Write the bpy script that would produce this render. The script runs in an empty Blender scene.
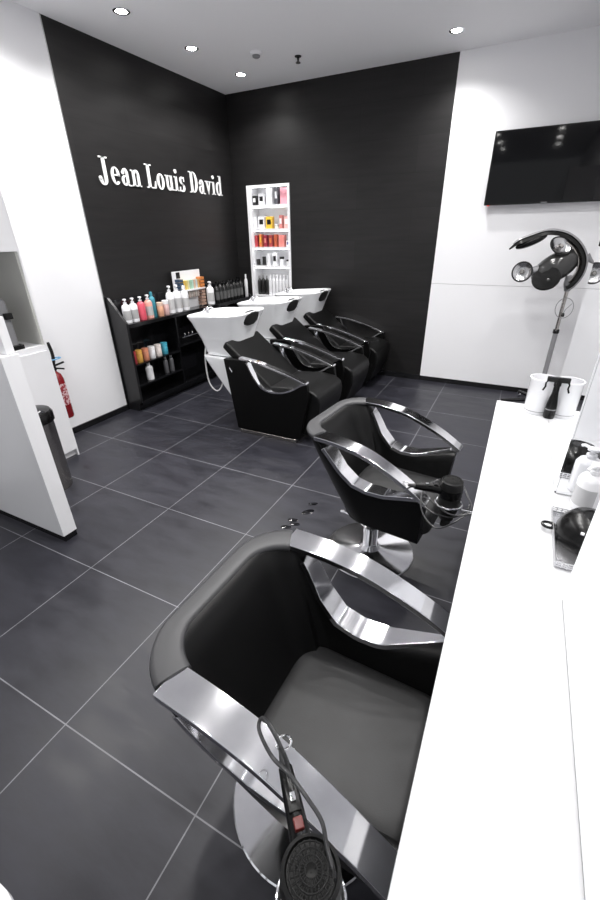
import bpy, math, random
from mathutils import Vector, Matrix
random.seed(7)
scn = bpy.context.scene
C = scn.collection
PI = math.pi
ORD = ['first', 'second', 'third', 'fourth', 'fifth', 'sixth', 'seventh', 'eighth', 'ninth', 'tenth', 'eleventh', 'twelfth']

# ------------------------------------------------------------------ helpers
class MB:
    def __init__(s): s.v = []; s.f = []
    def add(s, vs, fs, M=None):
        n = len(s.v)
        s.v += [tuple(M @ Vector(p)) if M else tuple(p) for p in vs]
        s.f += [tuple(i + n for i in f) for f in fs]
        return s
    def box(s, x0, y0, z0, x1, y1, z1, M=None):
        vs = [(x0,y0,z0),(x1,y0,z0),(x1,y1,z0),(x0,y1,z0),(x0,y0,z1),(x1,y0,z1),(x1,y1,z1),(x0,y1,z1)]
        return s.add(vs, [(0,3,2,1),(4,5,6,7),(0,1,5,4),(1,2,6,5),(2,3,7,6),(3,0,4,7)], M)
    def rings(s, rs, caps=True, M=None, loop=False):
        n = len(rs[0]); vs = [p for r in rs for p in r]; fs = []
        m = len(rs)
        for i in range(m if loop else m - 1):
            a = i * n; b = ((i + 1) % m) * n
            for k in range(n):
                k2 = (k + 1) % n
                fs.append((a + k, a + k2, b + k2, b + k))
        if caps and not loop:
            fs.append(tuple(range(n))[::-1]); fs.append(tuple((m - 1) * n + k for k in range(n)))
        return s.add(vs, fs, M)
    def lathe(s, prof, n=24, M=None, c=(0,0,0), caps=True):
        rs = [[(c[0] + r * math.cos(2*PI*k/n), c[1] + r * math.sin(2*PI*k/n), c[2] + z) for k in range(n)] for r, z in prof]
        return s.rings(rs, caps, M)
    def tube(s, pts, r, n=10, loop=False, M=None, flat=None):
        P = [Vector(p) for p in pts]; m = len(P); rs = []
        up = Vector((0,0,1)); prev = None
        for i in range(m):
            if loop: t = (P[(i+1) % m] - P[i-1])
            else: t = P[min(i+1, m-1)] - P[max(i-1, 0)]
            t.normalize()
            if prev is None:
                a = up if abs(t.z) < .9 else Vector((1,0,0))
                u = a - t * a.dot(t)
            else: u = prev - t * prev.dot(t)
            u.normalize(); prev = u; w = t.cross(u)
            rr = r[i] if isinstance(r, (list, tuple)) else r
            fw = flat if flat else 1
            rs.append([tuple(P[i] + u * rr * math.cos(2*PI*k/n) + w * rr * fw * math.sin(2*PI*k/n)) for k in range(n)])
        return s.rings(rs, True, M, loop)
    def prism(s, poly, h0, h1, f):
        n = len(poly)
        vs = [f(a, b, h0) for a, b in poly] + [f(a, b, h1) for a, b in poly]
        fs = [tuple(range(n)), tuple(range(2*n-1, n-1, -1))]
        fs += [(k, k + n, (k+1) % n + n, (k+1) % n) for k in range(n)]
        return s.add(vs, fs)
    def build(s, name, mat, parent=None, bevel=0, smooth=True, loc=None, sub=0, seg=2, ang=40):
        me = bpy.data.meshes.new(name)
        me.from_pydata(s.v, [], s.f)
        import bmesh
        bm = bmesh.new(); bm.from_mesh(me)
        bmesh.ops.recalc_face_normals(bm, faces=bm.faces)
        if bevel and bevel < 0:
            pass
        bm.to_mesh(me); bm.free()
        me.materials.append(mat)
        o = bpy.data.objects.new(name, me); C.objects.link(o)
        if parent: o.parent = parent
        if loc: o.location = loc
        if smooth:
            for p in me.polygons: p.use_smooth = True
            me.set_sharp_from_angle(angle=math.radians(ang))
        if bevel:
            b = o.modifiers.new('bevel', 'BEVEL'); b.width = bevel; b.segments = seg; b.limit_method = 'ANGLE'; b.angle_limit = math.radians(38)
            b.harden_normals = True
            for p in me.polygons: p.use_smooth = True
        if sub:
            m = o.modifiers.new('sub', 'SUBSURF'); m.levels = sub; m.render_levels = sub
        return o
def tag(o, label=None, cat=None, group=None, kind=None):
    if label: o['label'] = label
    if cat: o['category'] = cat
    if group: o['group'] = group
    if kind: o['kind'] = kind
    return o
def empty(name, loc, rz=0, label=None, cat=None, group=None):
    o = bpy.data.objects.new(name, None); C.objects.link(o)
    o.location = loc; o.rotation_euler = (0, 0, rz); o.empty_display_size = .05
    return tag(o, label, cat, group)
def copy_tree(o, parent=None):
    c = o.copy(); C.objects.link(c); c.parent = parent
    for ch in list(o.children): copy_tree(ch, c)
    return c
def struct(o): o['kind'] = 'structure'; return o
def interp(xs, ys, x):
    if x <= xs[0]: return ys[0]
    for i in range(len(xs) - 1):
        if x <= xs[i+1]:
            t = (x - xs[i]) / (xs[i+1] - xs[i]); return ys[i] + (ys[i+1] - ys[i]) * t
    return ys[-1]
def catmull(pts, n=6, loop=False):
    P = [Vector(p) for p in pts]; out = []
    m = len(P)
    for i in range(m if loop else m - 1):
        g = lambda k: P[k % m] if loop else P[max(0, min(m-1, k))]
        p0, p1, p2, p3 = g(i-1), g(i), g(i+1), g(i+2)
        for k in range(n):
            t = k / n
            out.append(.5 * ((2*p1) + (p2-p0)*t + (2*p0-5*p1+4*p2-p3)*t*t + (3*p1-p0-3*p2+p3)*t**3))
    if not loop: out.append(P[-1])
    return [tuple(p) for p in out]
def rrect(x0, y0, x1, y1, r, z, n=5):
    out = []
    for cx, cy, a0 in ((x1-r, y1-r, 0), (x0+r, y1-r, 90), (x0+r, y0+r, 180), (x1-r, y0+r, 270)):
        for k in range(n + 1):
            a = math.radians(a0 + 90 * k / n)
            out.append((cx + r*math.cos(a), cy + r*math.sin(a), z))
    return out

# ------------------------------------------------------------------ materials
def mat(name, col, rough=.5, metal=0, spec=.5, bump=None, noise=None, emit=None, trans=0, coat=0, alpha=None):
    m = bpy.data.materials.new(name); m.use_nodes = True
    nt = m.node_tree; b = nt.nodes['Principled BSDF']
    b.inputs['Base Color'].default_value = (*col, 1); b.inputs['Roughness'].default_value = rough
    b.inputs['Metallic'].default_value = metal; b.inputs['Specular IOR Level'].default_value = spec
    b.inputs['Coat Weight'].default_value = coat; b.inputs['Coat Roughness'].default_value = .08
    if trans: b.inputs['Transmission Weight'].default_value = trans
    if emit:
        b.inputs['Emission Color'].default_value = (*emit[0], 1); b.inputs['Emission Strength'].default_value = emit[1]
    tc = nt.nodes.new('ShaderNodeTexCoord')
    if noise:
        sc, c2, lo, hi = noise
        n = nt.nodes.new('ShaderNodeTexNoise'); n.inputs['Scale'].default_value = sc; n.inputs['Detail'].default_value = 8
        nt.links.new(tc.outputs['Object'], n.inputs['Vector'])
        r = nt.nodes.new('ShaderNodeMapRange'); r.inputs[1].default_value = lo; r.inputs[2].default_value = hi
        nt.links.new(n.outputs['Fac'], r.inputs[0])
        x = nt.nodes.new('ShaderNodeMix'); x.data_type = 'RGBA'
        x.inputs[6].default_value = (*col, 1); x.inputs[7].default_value = (*c2, 1)
        nt.links.new(r.outputs[0], x.inputs[0]); nt.links.new(x.outputs[2], b.inputs['Base Color'])
    if bump:
        n = nt.nodes.new('ShaderNodeTexNoise'); n.inputs['Scale'].default_value = bump[0]; n.inputs['Detail'].default_value = 4
        nt.links.new(tc.outputs['Object'], n.inputs['Vector'])
        bp = nt.nodes.new('ShaderNodeBump'); bp.inputs['Strength'].default_value = bump[1]; bp.inputs['Distance'].default_value = .002
        nt.links.new(n.outputs['Fac'], bp.inputs['Height']); nt.links.new(bp.outputs[0], b.inputs['Normal'])
    return m
W_WALL = mat('white_paint', (.80, .80, .82), .45, bump=(60, .05))
W_LAC = mat('white_lacquer', (.84, .84, .86), .18)
W_LAM = mat('white_laminate', (.64, .645, .66), .22)
W_CEIL = mat('ceiling_paint', (.84, .84, .86), .8)
CERAM = mat('white_ceramic', (.86, .87, .89), .08, coat=.5)
BLK_LAC = mat('black_lacquer', (.006, .006, .007), .12)
BLK_BASE = mat('black_skirting', (.008, .008, .009), .25)
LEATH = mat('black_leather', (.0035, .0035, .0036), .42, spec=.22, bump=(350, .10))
LEATH_SEAT_LIT = mat('lit_seat_leather', (.016, .016, .0165), .5, spec=.4, bump=(350, .12), noise=(9, (.022, .022, .023), .4, .65))  # same black leather, ceiling light on the seat put into the colour
LEATH_RIM_LIT = mat('lit_rim_leather', (.045, .045, .048), .5, spec=.5, bump=(350, .10))  # same leather again, greyed to paint in the grazing light on the rim
SHELL = mat('black_shell_vinyl', (.002, .002, .002), .4, spec=.15)
CHROME = mat('polished_chrome', (.92, .92, .94), .10, 1, noise=(7, (.80, .80, .83), .42, .62))
STEEL = mat('brushed_steel', (.42, .40, .38), .22, 1)
PLAST = mat('black_plastic', (.003, .003, .003), .25, spec=.3)
PLAST_M = mat('matt_black_plastic', (.008, .008, .008), .5, spec=.3)
GREYP = mat('grey_plastic', (.22, .22, .23), .3)
RUBBER = mat('cable_rubber', (.030, .030, .032), .3)
MIRROR = mat('mirror_glass', (.93, .94, .95), .01, 1)
SCREEN = mat('tv_screen', (.001, .001, .0015), .05, spec=.28)
RED = mat('red_plastic', (.13, .012, .010), .3)
EMIT = mat('lamp_glow', (1, 1, 1), .5, emit=((1, .98, .95), 60))
WPL = mat('white_bottle_plastic', (.82, .82, .84), .25)
GLASS = mat('lamp_glass', (.8, .82, .85), .05, 0, trans=.75)
MESHM = mat('perforated_metal', (.7, .7, .72), .3, .8)

def floor_mat():
    m = mat('slate_floor_tile', (.05, .05, .06), .36, spec=.35)
    nt = m.node_tree; b = nt.nodes['Principled BSDF']; tc = nt.nodes['Texture Coordinate']
    mp = nt.nodes.new('ShaderNodeMapping'); nt.links.new(tc.outputs['Object'], mp.inputs[0])
    br = nt.nodes.new('ShaderNodeTexBrick'); br.offset = 0; br.squash = 1
    br.inputs['Scale'].default_value = 1; br.inputs['Brick Width'].default_value = .6; br.inputs['Row Height'].default_value = .5963
    br.inputs['Mortar Size'].default_value = .0022; br.inputs['Mortar Smooth'].default_value = 0
    br.inputs['Color1'].default_value = (.0190, .0190, .0250, 1); br.inputs['Color2'].default_value = (.0220, .0220, .0290, 1)
    br.inputs['Mortar'].default_value = (.17, .17, .185, 1); br.inputs['Bias'].default_value = 0
    nt.links.new(mp.outputs[0], br.inputs['Vector'])
    ms = nt.nodes.new('ShaderNodeMapping'); ms.inputs['Rotation'].default_value = (0, 0, .5); ms.inputs['Scale'].default_value = (2.2, 7, 1)
    nt.links.new(tc.outputs['Object'], ms.inputs[0])
    n = nt.nodes.new('ShaderNodeTexNoise'); n.inputs['Scale'].default_value = 1.6; n.inputs['Detail'].default_value = 9; n.inputs['Roughness'].default_value = .62
    nt.links.new(ms.outputs[0], n.inputs['Vector'])
    r = nt.nodes.new('ShaderNodeMapRange'); r.inputs[1].default_value = .3; r.inputs[2].default_value = .7; r.inputs[3].default_value = .72; r.inputs[4].default_value = 1.35
    nt.links.new(n.outputs['Fac'], r.inputs[0])
    x = nt.nodes.new('ShaderNodeMix'); x.data_type = 'RGBA'; x.blend_type = 'MULTIPLY'; x.inputs[0].default_value = 1
    nt.links.new(br.outputs['Color'], x.inputs[6]); nt.links.new(r.outputs[0], x.inputs[7])
    nt.links.new(x.outputs[2], b.inputs['Base Color'])
    bp = nt.nodes.new('ShaderNodeBump'); bp.inputs['Strength'].default_value = .25; bp.inputs['Distance'].default_value = .003
    nt.links.new(n.outputs['Fac'], bp.inputs['Height']); nt.links.new(bp.outputs[0], b.inputs['Normal'])
    r2 = nt.nodes.new('ShaderNodeMapRange'); r2.inputs[1].default_value = .3; r2.inputs[2].default_value = .7; r2.inputs[3].default_value = .30; r2.inputs[4].default_value = .48
    nt.links.new(n.outputs['Fac'], r2.inputs[0]); nt.links.new(r2.outputs[0], b.inputs['Roughness'])
    return m
FLOOR = floor_mat()
def darkwall_mat(axis):
    m = mat('charcoal_wall_tile', (.013, .0125, .013), .42, spec=.3)
    nt = m.node_tree; b = nt.nodes['Principled BSDF']; tc = nt.nodes['Texture Coordinate']
    mp = nt.nodes.new('ShaderNodeMapping')
    mp.inputs['Rotation'].default_value = (PI/2, 0, 0) if axis == 'back' else (PI/2, 0, PI/2)
    sep = nt.nodes.new('ShaderNodeSeparateXYZ'); cb = nt.nodes.new('ShaderNodeCombineXYZ')
    nt.links.new(tc.outputs['Object'], sep.inputs[0])
    nt.links.new(sep.outputs[0 if axis == 'back' else 1], cb.inputs[0]); nt.links.new(sep.outputs[2], cb.inputs[1])
    br = nt.nodes.new('ShaderNodeTexBrick'); br.offset = .5
    br.inputs['Scale'].default_value = 1; br.inputs['Brick Width'].default_value = 1.2; br.inputs['Row Height'].default_value = .3
    br.inputs['Mortar Size'].default_value = .0018; br.inputs['Mortar Smooth'].default_value = .2
    br.inputs['Color1'].default_value = (.0095, .0090, .0092, 1); br.inputs['Color2'].default_value = (.0130, .0123, .0126, 1)
    br.inputs['Mortar'].default_value = (.005, .005, .005, 1)
    nt.links.new(cb.outputs[0], br.inputs['Vector'])
    ms = nt.nodes.new('ShaderNodeMapping'); ms.inputs['Scale'].default_value = (2.5, 22, 1); nt.links.new(cb.outputs[0], ms.inputs[0])
    n = nt.nodes.new('ShaderNodeTexNoise'); n.inputs['Scale'].default_value = 1; n.inputs['Detail'].default_value = 6
    nt.links.new(ms.outputs[0], n.inputs['Vector'])
    r = nt.nodes.new('ShaderNodeMapRange'); r.inputs[1].default_value = .3; r.inputs[2].default_value = .7; r.inputs[3].default_value = .8; r.inputs[4].default_value = 1.25
    nt.links.new(n.outputs['Fac'], r.inputs[0])
    x = nt.nodes.new('ShaderNodeMix'); x.data_type = 'RGBA'; x.blend_type = 'MULTIPLY'; x.inputs[0].default_value = 1
    nt.links.new(br.outputs['Color'], x.inputs[6]); nt.links.new(r.outputs[0], x.inputs[7]); nt.links.new(x.outputs[2], b.inputs['Base Color'])
    bp = nt.nodes.new('ShaderNodeBump'); bp.inputs['Strength'].default_value = .15; bp.inputs['Distance'].default_value = .002
    nt.links.new(n.outputs['Fac'], bp.inputs['Height']); nt.links.new(bp.outputs[0], b.inputs['Normal'])
    return m
DW_BACK = darkwall_mat('back'); DW_LEFT = darkwall_mat('left')
_cm = {}
def colm(c, rough=.3):
    k = (c, rough)
    if k not in _cm: _cm[k] = mat('product_colour', c, rough)
    return _cm[k]

# ------------------------------------------------------------------ the room
XL, YB, HC, XR, YF = -1.0, 4.53, 2.96, 2.98, -3.2
struct(MB().box(XL-.1, YF, -.1, XR+.1, YB+.35, 0).build('floor', FLOOR, smooth=False))
struct(MB().box(XL-.1, YF, HC, XR+.1, YB+.35, HC+.1).build('ceiling', W_CEIL, smooth=False))
struct(MB().box(XL-.12, YF, 0, XL, 2.345, HC).build('wall_left', W_WALL, smooth=False))
struct(MB().box(XL-.12, 2.345, 0, XL, YB+.3, HC).build('wall_left_tiled', DW_LEFT, smooth=False))
struct(MB().box(XR, YF, 0, XR+.12, YB+.3, HC).build('wall_right', W_WALL, smooth=False))
NX0, NX1, NZ0, NZ1, ND = -.795, -.215, .70, 2.09, .20
w = MB()
w.box(XL, YB, 0, NX0, YB+.3, HC); w.box(NX1, YB, 0, 1.495, YB+.3, HC); w.box(NX0, YB, 0, NX1, YB+.3, NZ0)
w.box(NX0, YB, NZ1, NX1, YB+.3, HC); w.box(NX0, YB+ND+.02, NZ0, NX1, YB+.3, NZ1)
struct(w.build('wall_back', DW_BACK, smooth=False))
struct(MB().box(1.495, YB-.012, .058, XR, YB+.3, 1.079).box(1.495, YB-.012, 1.082, XR, YB+.3, HC).build('wall_back_white', W_WALL, smooth=False))
struct(MB().box(1.495, YB-.004, 0, XR, YB+.3, .058).build('baseboard_back', BLK_BASE, smooth=False))
struct(MB().box(NX1, YB-.012, 0, 1.495, YB, .06).build('baseboard_back_dark', BLK_BASE, smooth=False))
struct(MB().box(XL, 1.46, 0, XL+.012, 2.355, .055).build('baseboard_left', BLK_BASE, smooth=False))
struct(MB().box(XL, 2.340, .055, XL+.004, 2.347, HC).build('trim_1', mat('metal_edge_trim', (.5,.5,.5), .3, 1), smooth=False))

# ------------------------------------------------------------------ lettering on the wall
def letter(ch):
    P = []   # list of polygons (u right, v up), cap height 1
    def R(x0, y0, x1, y1): P.append([(x0,y0),(x1,y0),(x1,y1),(x0,y1)])
    def arc(cx, cy, rx, ry, ix, iy, a0, a1, n=16, ox=0):
        for k in range(n):
            t0 = math.radians(a0 + (a1-a0)*k/n); t1 = math.radians(a0 + (a1-a0)*(k+1)/n)
            P.append([(cx+ix*math.cos(t0)+ox, cy+iy*math.sin(t0)), (cx+rx*math.cos(t0), cy+ry*math.sin(t0)), (cx+rx*math.cos(t1), cy+ry*math.sin(t1)), (cx+ix*math.cos(t1)+ox, cy+iy*math.sin(t1))])
    def disc(cx, cy, r, ry=None): P.append([(cx + r*math.cos(2*PI*k/16), cy + (ry or r)*math.sin(2*PI*k/16)) for k in range(16)])
    S = .055
    if ch == 'J':
        R(.34, .16, .51, 1); R(.20, 1-S, .66, 1); arc(.28, .16, .23, .24, .06, .19, 180, 360); disc(.12, .18, .085); wd = .70
    elif ch == 'L':
        R(.14, 0, .31, 1); R(.02, 1-S, .45, 1); R(.02, 0, .64, S); P.append([(.60,0),(.66,0),(.68,.32),(.64,.32),(.56,.06)]); wd = .72
    elif ch == 'D':
        R(.14, 0, .31, 1); R(.02, 1-S, .40, 1); R(.02, 0, .40, S); arc(.36, .5, .37, .5, .19, .445, -90, 90); wd = .80
    elif ch == 'e':
        arc(.27, .33, .25, .35, .105, .295, 0, 318, 24); R(.12, .34, .50, .39); wd = .56
    elif ch == 'o':
        arc(.28, .33, .26, .35, .11, .295, 0, 360, 26); wd = .60
    elif ch == 'a':
        R(.31, .06, .45, .48); arc(.27, .46, .18, .22, .045, .17, 0, 165, 12); disc(.13, .50, .075)
        arc(.22, .19, .20, .205, .07, .155, 70, 330, 14); arc(.50, .10, .19, .12, .05, .07, 180, 300, 8); wd = .58
    elif ch == 'n':
        R(.10, 0, .24, .66); R(.01, .66-S, .2, .66); R(.01, 0, .32, S); R(.40, 0, .54, .44); R(.34, 0, .62, S); arc(.35, .44, .19, .24, .06, .175, 0, 150, 10); wd = .64
    elif ch == 'u':
        R(.08, .22, .22, .66); R(.0, .66-S, .16, .66); R(.38, 0, .52, .66); R(.30, .66-S, .46, .66); R(.45, 0, .61, S); arc(.28, .22, .20, .24, .065, .175, 180, 330, 10); wd = .64
    elif ch == 'i':
        R(.10, 0, .24, .66); R(.01, .66-S, .2, .66); R(.0, 0, .34, S); disc(.17, .88, .095); wd = .37
    elif ch == 's':
        arc(.23, .50, .19, .18, .06, .125, 40, 270, 14); arc(.23, .17, .21, .19, .07, .135, -140, 90, 14)
        P.append([(.12,.40),(.24,.30),(.36,.25),(.26,.40)]); R(.36, .46, .41, .67); R(.02, 0, .07, .21); wd = .50
    elif ch == 'v':
        P.append([(.06,.64),(.22,.64),(.34,.16),(.28,0)]); P.append([(.42,.64),(.48,.64),(.30,0),(.26,.05)])
        R(0, .66-S, .28, .66); R(.35, .66-S, .56, .66); wd = .58
    elif ch == 'd':
        R(.38, 0, .52, 1); R(.28, 1-S, .46, 1); R(.45, 0, .62, S); arc(.27, .33, .25, .35, .105, .295, 40, 320, 20); wd = .64
    return P, wd
adv = 0; glyphs = []
for ch in 'Jean Louis David':
    if ch == ' ': adv += .30; continue
    P, wd = letter(ch); glyphs.append((adv, P)); adv += wd + .045
sc = (4.315 - 2.56) / adv; vh = .192
sign = empty('wall_lettering', (XL, 2.56, 1.985), label='raised white serif shop name lettering on the left charcoal wall', cat='sign')
LET = mat('white_sign_acrylic', (.88, .88, .88), .35)
for a, P in glyphs:
    m = MB()
    for q in P: m.prism([((a + u) * sc, v * vh) for u, v in q], 0.001, .010, lambda u, v, h: (h, u, v))
    m.build('letter', LET, sign, smooth=False)

# ------------------------------------------------------------------ ceiling lamps, detector, sprinkler
lamp_labels = {(-.478, 2.59): 'round ceiling spotlight nearest the top left corner of the charcoal wall',
 (-.478, 3.33): 'middle of three ceiling spotlights along the left charcoal wall',
 (-.478, 4.06): 'ceiling spotlight nearest the charcoal corner of the room',
 (1.531, 4.06): 'lone ceiling spotlight above where charcoal meets white back wall'}
proto = None
rows = [4.06, 3.33, 2.59, 1.86, 1.12, .39, -.35, -1.09]
for lx in (-.478, 1.531, 2.45):
    for ly in rows:
        if (lx == 2.45 and ly > 3.5) or ly < -1.2: continue
        lab = lamp_labels.get((lx, ly), 'round recessed ceiling spotlight out of the photo overhead')
        if proto is None:
            proto = empty('ceiling_spotlight', (0,0,0))
            MB().lathe([(.040,-.004),(.052,-.006),(.058,-.003),(.058,.0),(.040,.0)], 28, caps=False).build('trim_ring', CHROME, proto)
            MB().lathe([(.0005,-.003),(.040,-.003)], 28, caps=False).build('lamp_lens', EMIT, proto)
            o = proto
        else: o = copy_tree(proto)
        o.location = (lx, ly, HC - .001)
        tag(o, lab, 'ceiling light', 'recessed ceiling spotlights')
        L = bpy.data.lights.new('spotlight_beam', 'SPOT'); L.energy = (62 if ly > .5 else 40 if ly > 0 else 8) * (.35 if lx == 2.45 else 1); L.spot_size = math.radians(142); L.spot_blend = .9; L.shadow_soft_size = .045
        L.color = (1, .985, .97)
        lo = bpy.data.objects.new('spotlight_beam', L); C.objects.link(lo); lo.location = (lx, ly, HC - .03)
d = empty('smoke_detector', (-.057, 3.667, HC), label='small round white smoke detector on the ceiling', cat='smoke detector')
MB().lathe([(.052,0),(.052,-.012),(.045,-.022)], 28).build('base', W_WALL, d)
MB().lathe([(.034,-.022),(.032,-.034),(.02,-.04)], 24).build('sensor_cap', GREYP, d)
s = empty('fire_sprinkler', (.216, 3.925, HC), label='small dark pendant sprinkler head on the ceiling', cat='sprinkler')
MB().lathe([(.030,0),(.028,-.006),(.01,-.008),(.008,-.03)], 18).build('body', PLAST_M, s)
MB().lathe([(.005,-.03),(.022,-.044),(.022,-.047)], 14).build('deflector', STEEL, s)

# ------------------------------------------------------------------ television
t = empty('television', (2.40, YB-.012, 2.07), label='black flat screen television on the white back wall', cat='television')
MB().box(-.5, -.075, -.283, .5, -.035, .283).build('casing', PLAST, t, bevel=.004)
MB().box(-.488, -.0765, -.268, .488, -.0745, .273).build('screen', SCREEN, t, smooth=False)
MB().box(-.15, -.035, -.12, .15, .0, .12).build('wall_mount', PLAST_M, t, smooth=False)
MB().box(-.025, -.077, -.279, .025, -.075, -.272).build('maker_badge', GREYP, t, smooth=False)
MB().box(-.47, -.077, -.289, -.45, -.06, -.283).build('standby_light', mat('red_led', (.5,.01,.01), .4, emit=((1,.05,.03), .6)), t, smooth=False)

# ------------------------------------------------------------------ recessed retail niche in the back wall
n = empty('wall_display_niche', ((NX0+NX1)/2, YB, NZ0), label='white recessed display shelves set into the charcoal back wall', cat='display shelves')
hw = (NX1-NX0)/2; hh = NZ1-NZ0
fr = MB()
fr.box(-hw, -.015, 0, -hw+.035, ND, hh); fr.box(hw-.03, -.015, 0, hw, ND, hh)
fr.box(-hw+.035, -.015, hh-.014, hw-.03, ND, hh); fr.box(-hw+.035, -.015, 0, hw-.03, ND, .03)
fr.build('frame', W_LAC, n, smooth=False)
MB().box(-hw, ND, 0, hw, ND+.018, hh).build('back_panel', W_LAC, n, smooth=False)
SH = [1.888, 1.637, 1.437, 1.225, .87]
for z in SH:
    MB().box(-hw+.035, 0, z-NZ0-.022, hw-.03, ND, z-NZ0).build('shelf', W_LAC, n, smooth=False)
MB().box(-hw+.05, .01, hh-.020, hw-.045, .03, hh-.014).build('led_strip', mat('led_strip', (1,1,1), .5, emit=((1,1,1), 9)), n, smooth=False)
for z in SH[:4]:
    MB().box(-hw+.05, .006, z-NZ0-.028, hw-.045, .018, z-NZ0-.022).build('led_strip', bpy.data.materials['led_strip'], n, smooth=False)

def bottle_prof(kind, r, h):
    if kind == 'tall': return [(r*.9,0),(r,.004),(r,h*.68),(r*.85,h*.76),(r*.42,h*.82),(r*.42,h*.86)]
    if kind == 'pump': return [(r*.9,0),(r,.004),(r,h*.66),(r*.8,h*.74),(r*.38,h*.78),(r*.38,h*.80)]
    if kind == 'jar': return [(r*.95,0),(r,.003),(r,h*.7),(r*.92,h*.74)]
    return [(r,0),(r,h)]
def bottle(kind, x, y, z, r, h, bm, cm, label, group=None, rz=0, name=None, cat='bottle', lab=None):
    o = empty(name or {'pump':'pump_bottle','tall':'bottle','jar':'cream_jar'}[kind], (x, y, z), rz, label, cat, group)
    b = MB().lathe(bottle_prof(kind, r, h), 18).build('body', bm, o)
    if kind == 'pump':
        m = MB().lathe([(r*.42,h*.80),(r*.42,h*.86),(r*.14,h*.87),(r*.14,h*.94),(r*.45,h*.945),(r*.45,h*.99),(r*.2,h)], 14)
        m.tube([(0,0,h*.965),(r*.9,0,h*.965),(r*1.15,0,h*.93)], r*.14, 8)
        m.build('pump', cm, o)
    elif kind == 'tall': MB().lathe([(r*.48,h*.86),(r*.46,h*.99),(r*.3,h)], 14).build('cap', cm, o)
    else: MB().lathe([(r*1.02,h*.74),(r*1.02,h*.98),(r*.9,h)], 18).build('lid', cm, o)
    if lab is not None:
        R2 = r*1.012; nn = 8; vs = []
        for k in range(nn+1):
            a = math.radians(-62 + 124*k/nn)
            vs += [(R2*math.cos(a), R2*math.sin(a), h*.14), (R2*math.cos(a), R2*math.sin(a), h*.52)]
        MB().add(vs, [(2*k, 2*k+2, 2*k+3, 2*k+1) for k in range(nn)]).build('paper_label', lab, b)
    return o
def carton(x, y, z, w, d, h, m, label, group=None, m2=None, cat='box', rz=0):
    o = empty('product_carton', (x, y, z), rz, label, cat, group)
    MB().box(-w/2, -d/2, 0, w/2, d/2, h).build('box_body', m, o, bevel=.001)
    if m2: MB().box(-w*.32, -d/2-.0012, h*.35, w*.32, -d/2, h*.75).build('printed_panel', m2, o, smooth=False)
    return o
K = (.012,.012,.012); Wt = (.82,.82,.84); Pk = (.72,.32,.38); Ye = (.80,.50,.06); Rd = (.45,.05,.06); Or = (.70,.20,.07); Co = (.75,.25,.22)
rows5 = [
 [('c',.05,.10,K,Wt,'small black picture box on the top niche shelf'),('c',.075,.12,Wt,K,'white printed box beside the black one on the top niche shelf'),('c',.075,.17,Wt,None,'tall plain white box on the top niche shelf'),('c',.045,.175,(.08,.08,.09),Wt,'tall dark narrow box on the top niche shelf'),('c',.12,.165,Pk,None,'wide pink box on the top niche shelf')],
 [('c',.04,.13,Wt,None,'narrow white carton at the left of the second niche shelf'),('c',.085,.135,Wt,K,'wide white carton with dark top on the second niche shelf'),('c',.085,.13,Ye,K,'yellow carton on the second niche shelf'),('j',.05,.05,(.7,.7,.6),Wt,'pale small jar beside the yellow carton'),('c',.04,.14,(.6,.22,.2),Wt,'red and white carton on the second niche shelf'),('c',.08,.13,(.78,.45,.42),Wt,'salmon carton at the right of the second niche shelf')],
 [('c',.035,.13,Rd,None,'dark red carton at the left of the third niche shelf'),('c',.035,.14,Or,Ye,'orange carton with yellow panel on the third niche shelf'),('c',.045,.13,(.3,.03,.05),Co,'maroon carton on the third niche shelf'),('c',.045,.13,(.35,.06,.06),Or,'brown red carton next to the maroon one'),('c',.035,.135,(.5,.12,.06),None,'rust coloured carton on the third niche shelf'),('c',.075,.13,Co,None,'wide coral carton on the third niche shelf'),('c',.055,.07,Wt,(.1,.1,.3),'small white and blue box on the third niche shelf')],
 [('j',.05,.07,K,K,'black jar at the left of the fourth niche shelf'),('j',.05,.10,K,K,'taller black jar on the fourth niche shelf'),('c',.045,.14,Wt,None,'slim white carton on the fourth niche shelf'),('c',.06,.145,Wt,K,'white carton with dark panel on the fourth niche shelf'),('j',.06,.10,Wt,K,'white jar with black lid on the fourth niche shelf'),('j',.07,.07,(.7,.7,.7),K,'low pale jar at the right of the fourth niche shelf')],
 [('b',.052,.23,K,(.3,.3,.3),'black bottle'),('b',.052,.24,K,(.3,.3,.3),'black bottle'),('b',.052,.23,K,(.3,.3,.3),'black bottle')] + [('b',.047,.245,Wt,Wt,'white bottle')]*6 + [('b',.040,.22,(.2,.2,.2),Wt,'dark grey bottle')],
]
for z, row in zip(SH, rows5):
    tot = sum(r[1] for r in row); gap = (.505 - tot) / (len(row)-1); x = NX0 + .042; cnt = {}
    for k, (ty, wd, h, c1, c2, lb) in enumerate(row):
        cx = x + wd/2; x += wd + max(gap, .002)
        if ty == 'b':
            cnt[lb] = cnt.get(lb, 0) + 1
            lb2 = '%s %s from the left on the lowest niche shelf' % (ORD[cnt[lb]-1], lb) if lb != 'dark grey bottle' else 'dark grey bottle at the right end of the lowest niche shelf'
            bottle('tall', cx, YB+.07, z, wd*.49, h, colm(c1), colm(c2), lb2, 'bottles on the lowest niche shelf', -PI/2)
        elif ty == 'j': bottle('jar', cx, YB+.07, z, wd*.48, h, colm(c1), colm(c2), lb, None, -PI/2, cat='jar')
        else: carton(cx, YB+.075, z, wd, .06, h, colm(c1), lb, None, colm(c2) if c2 else None)

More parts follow.
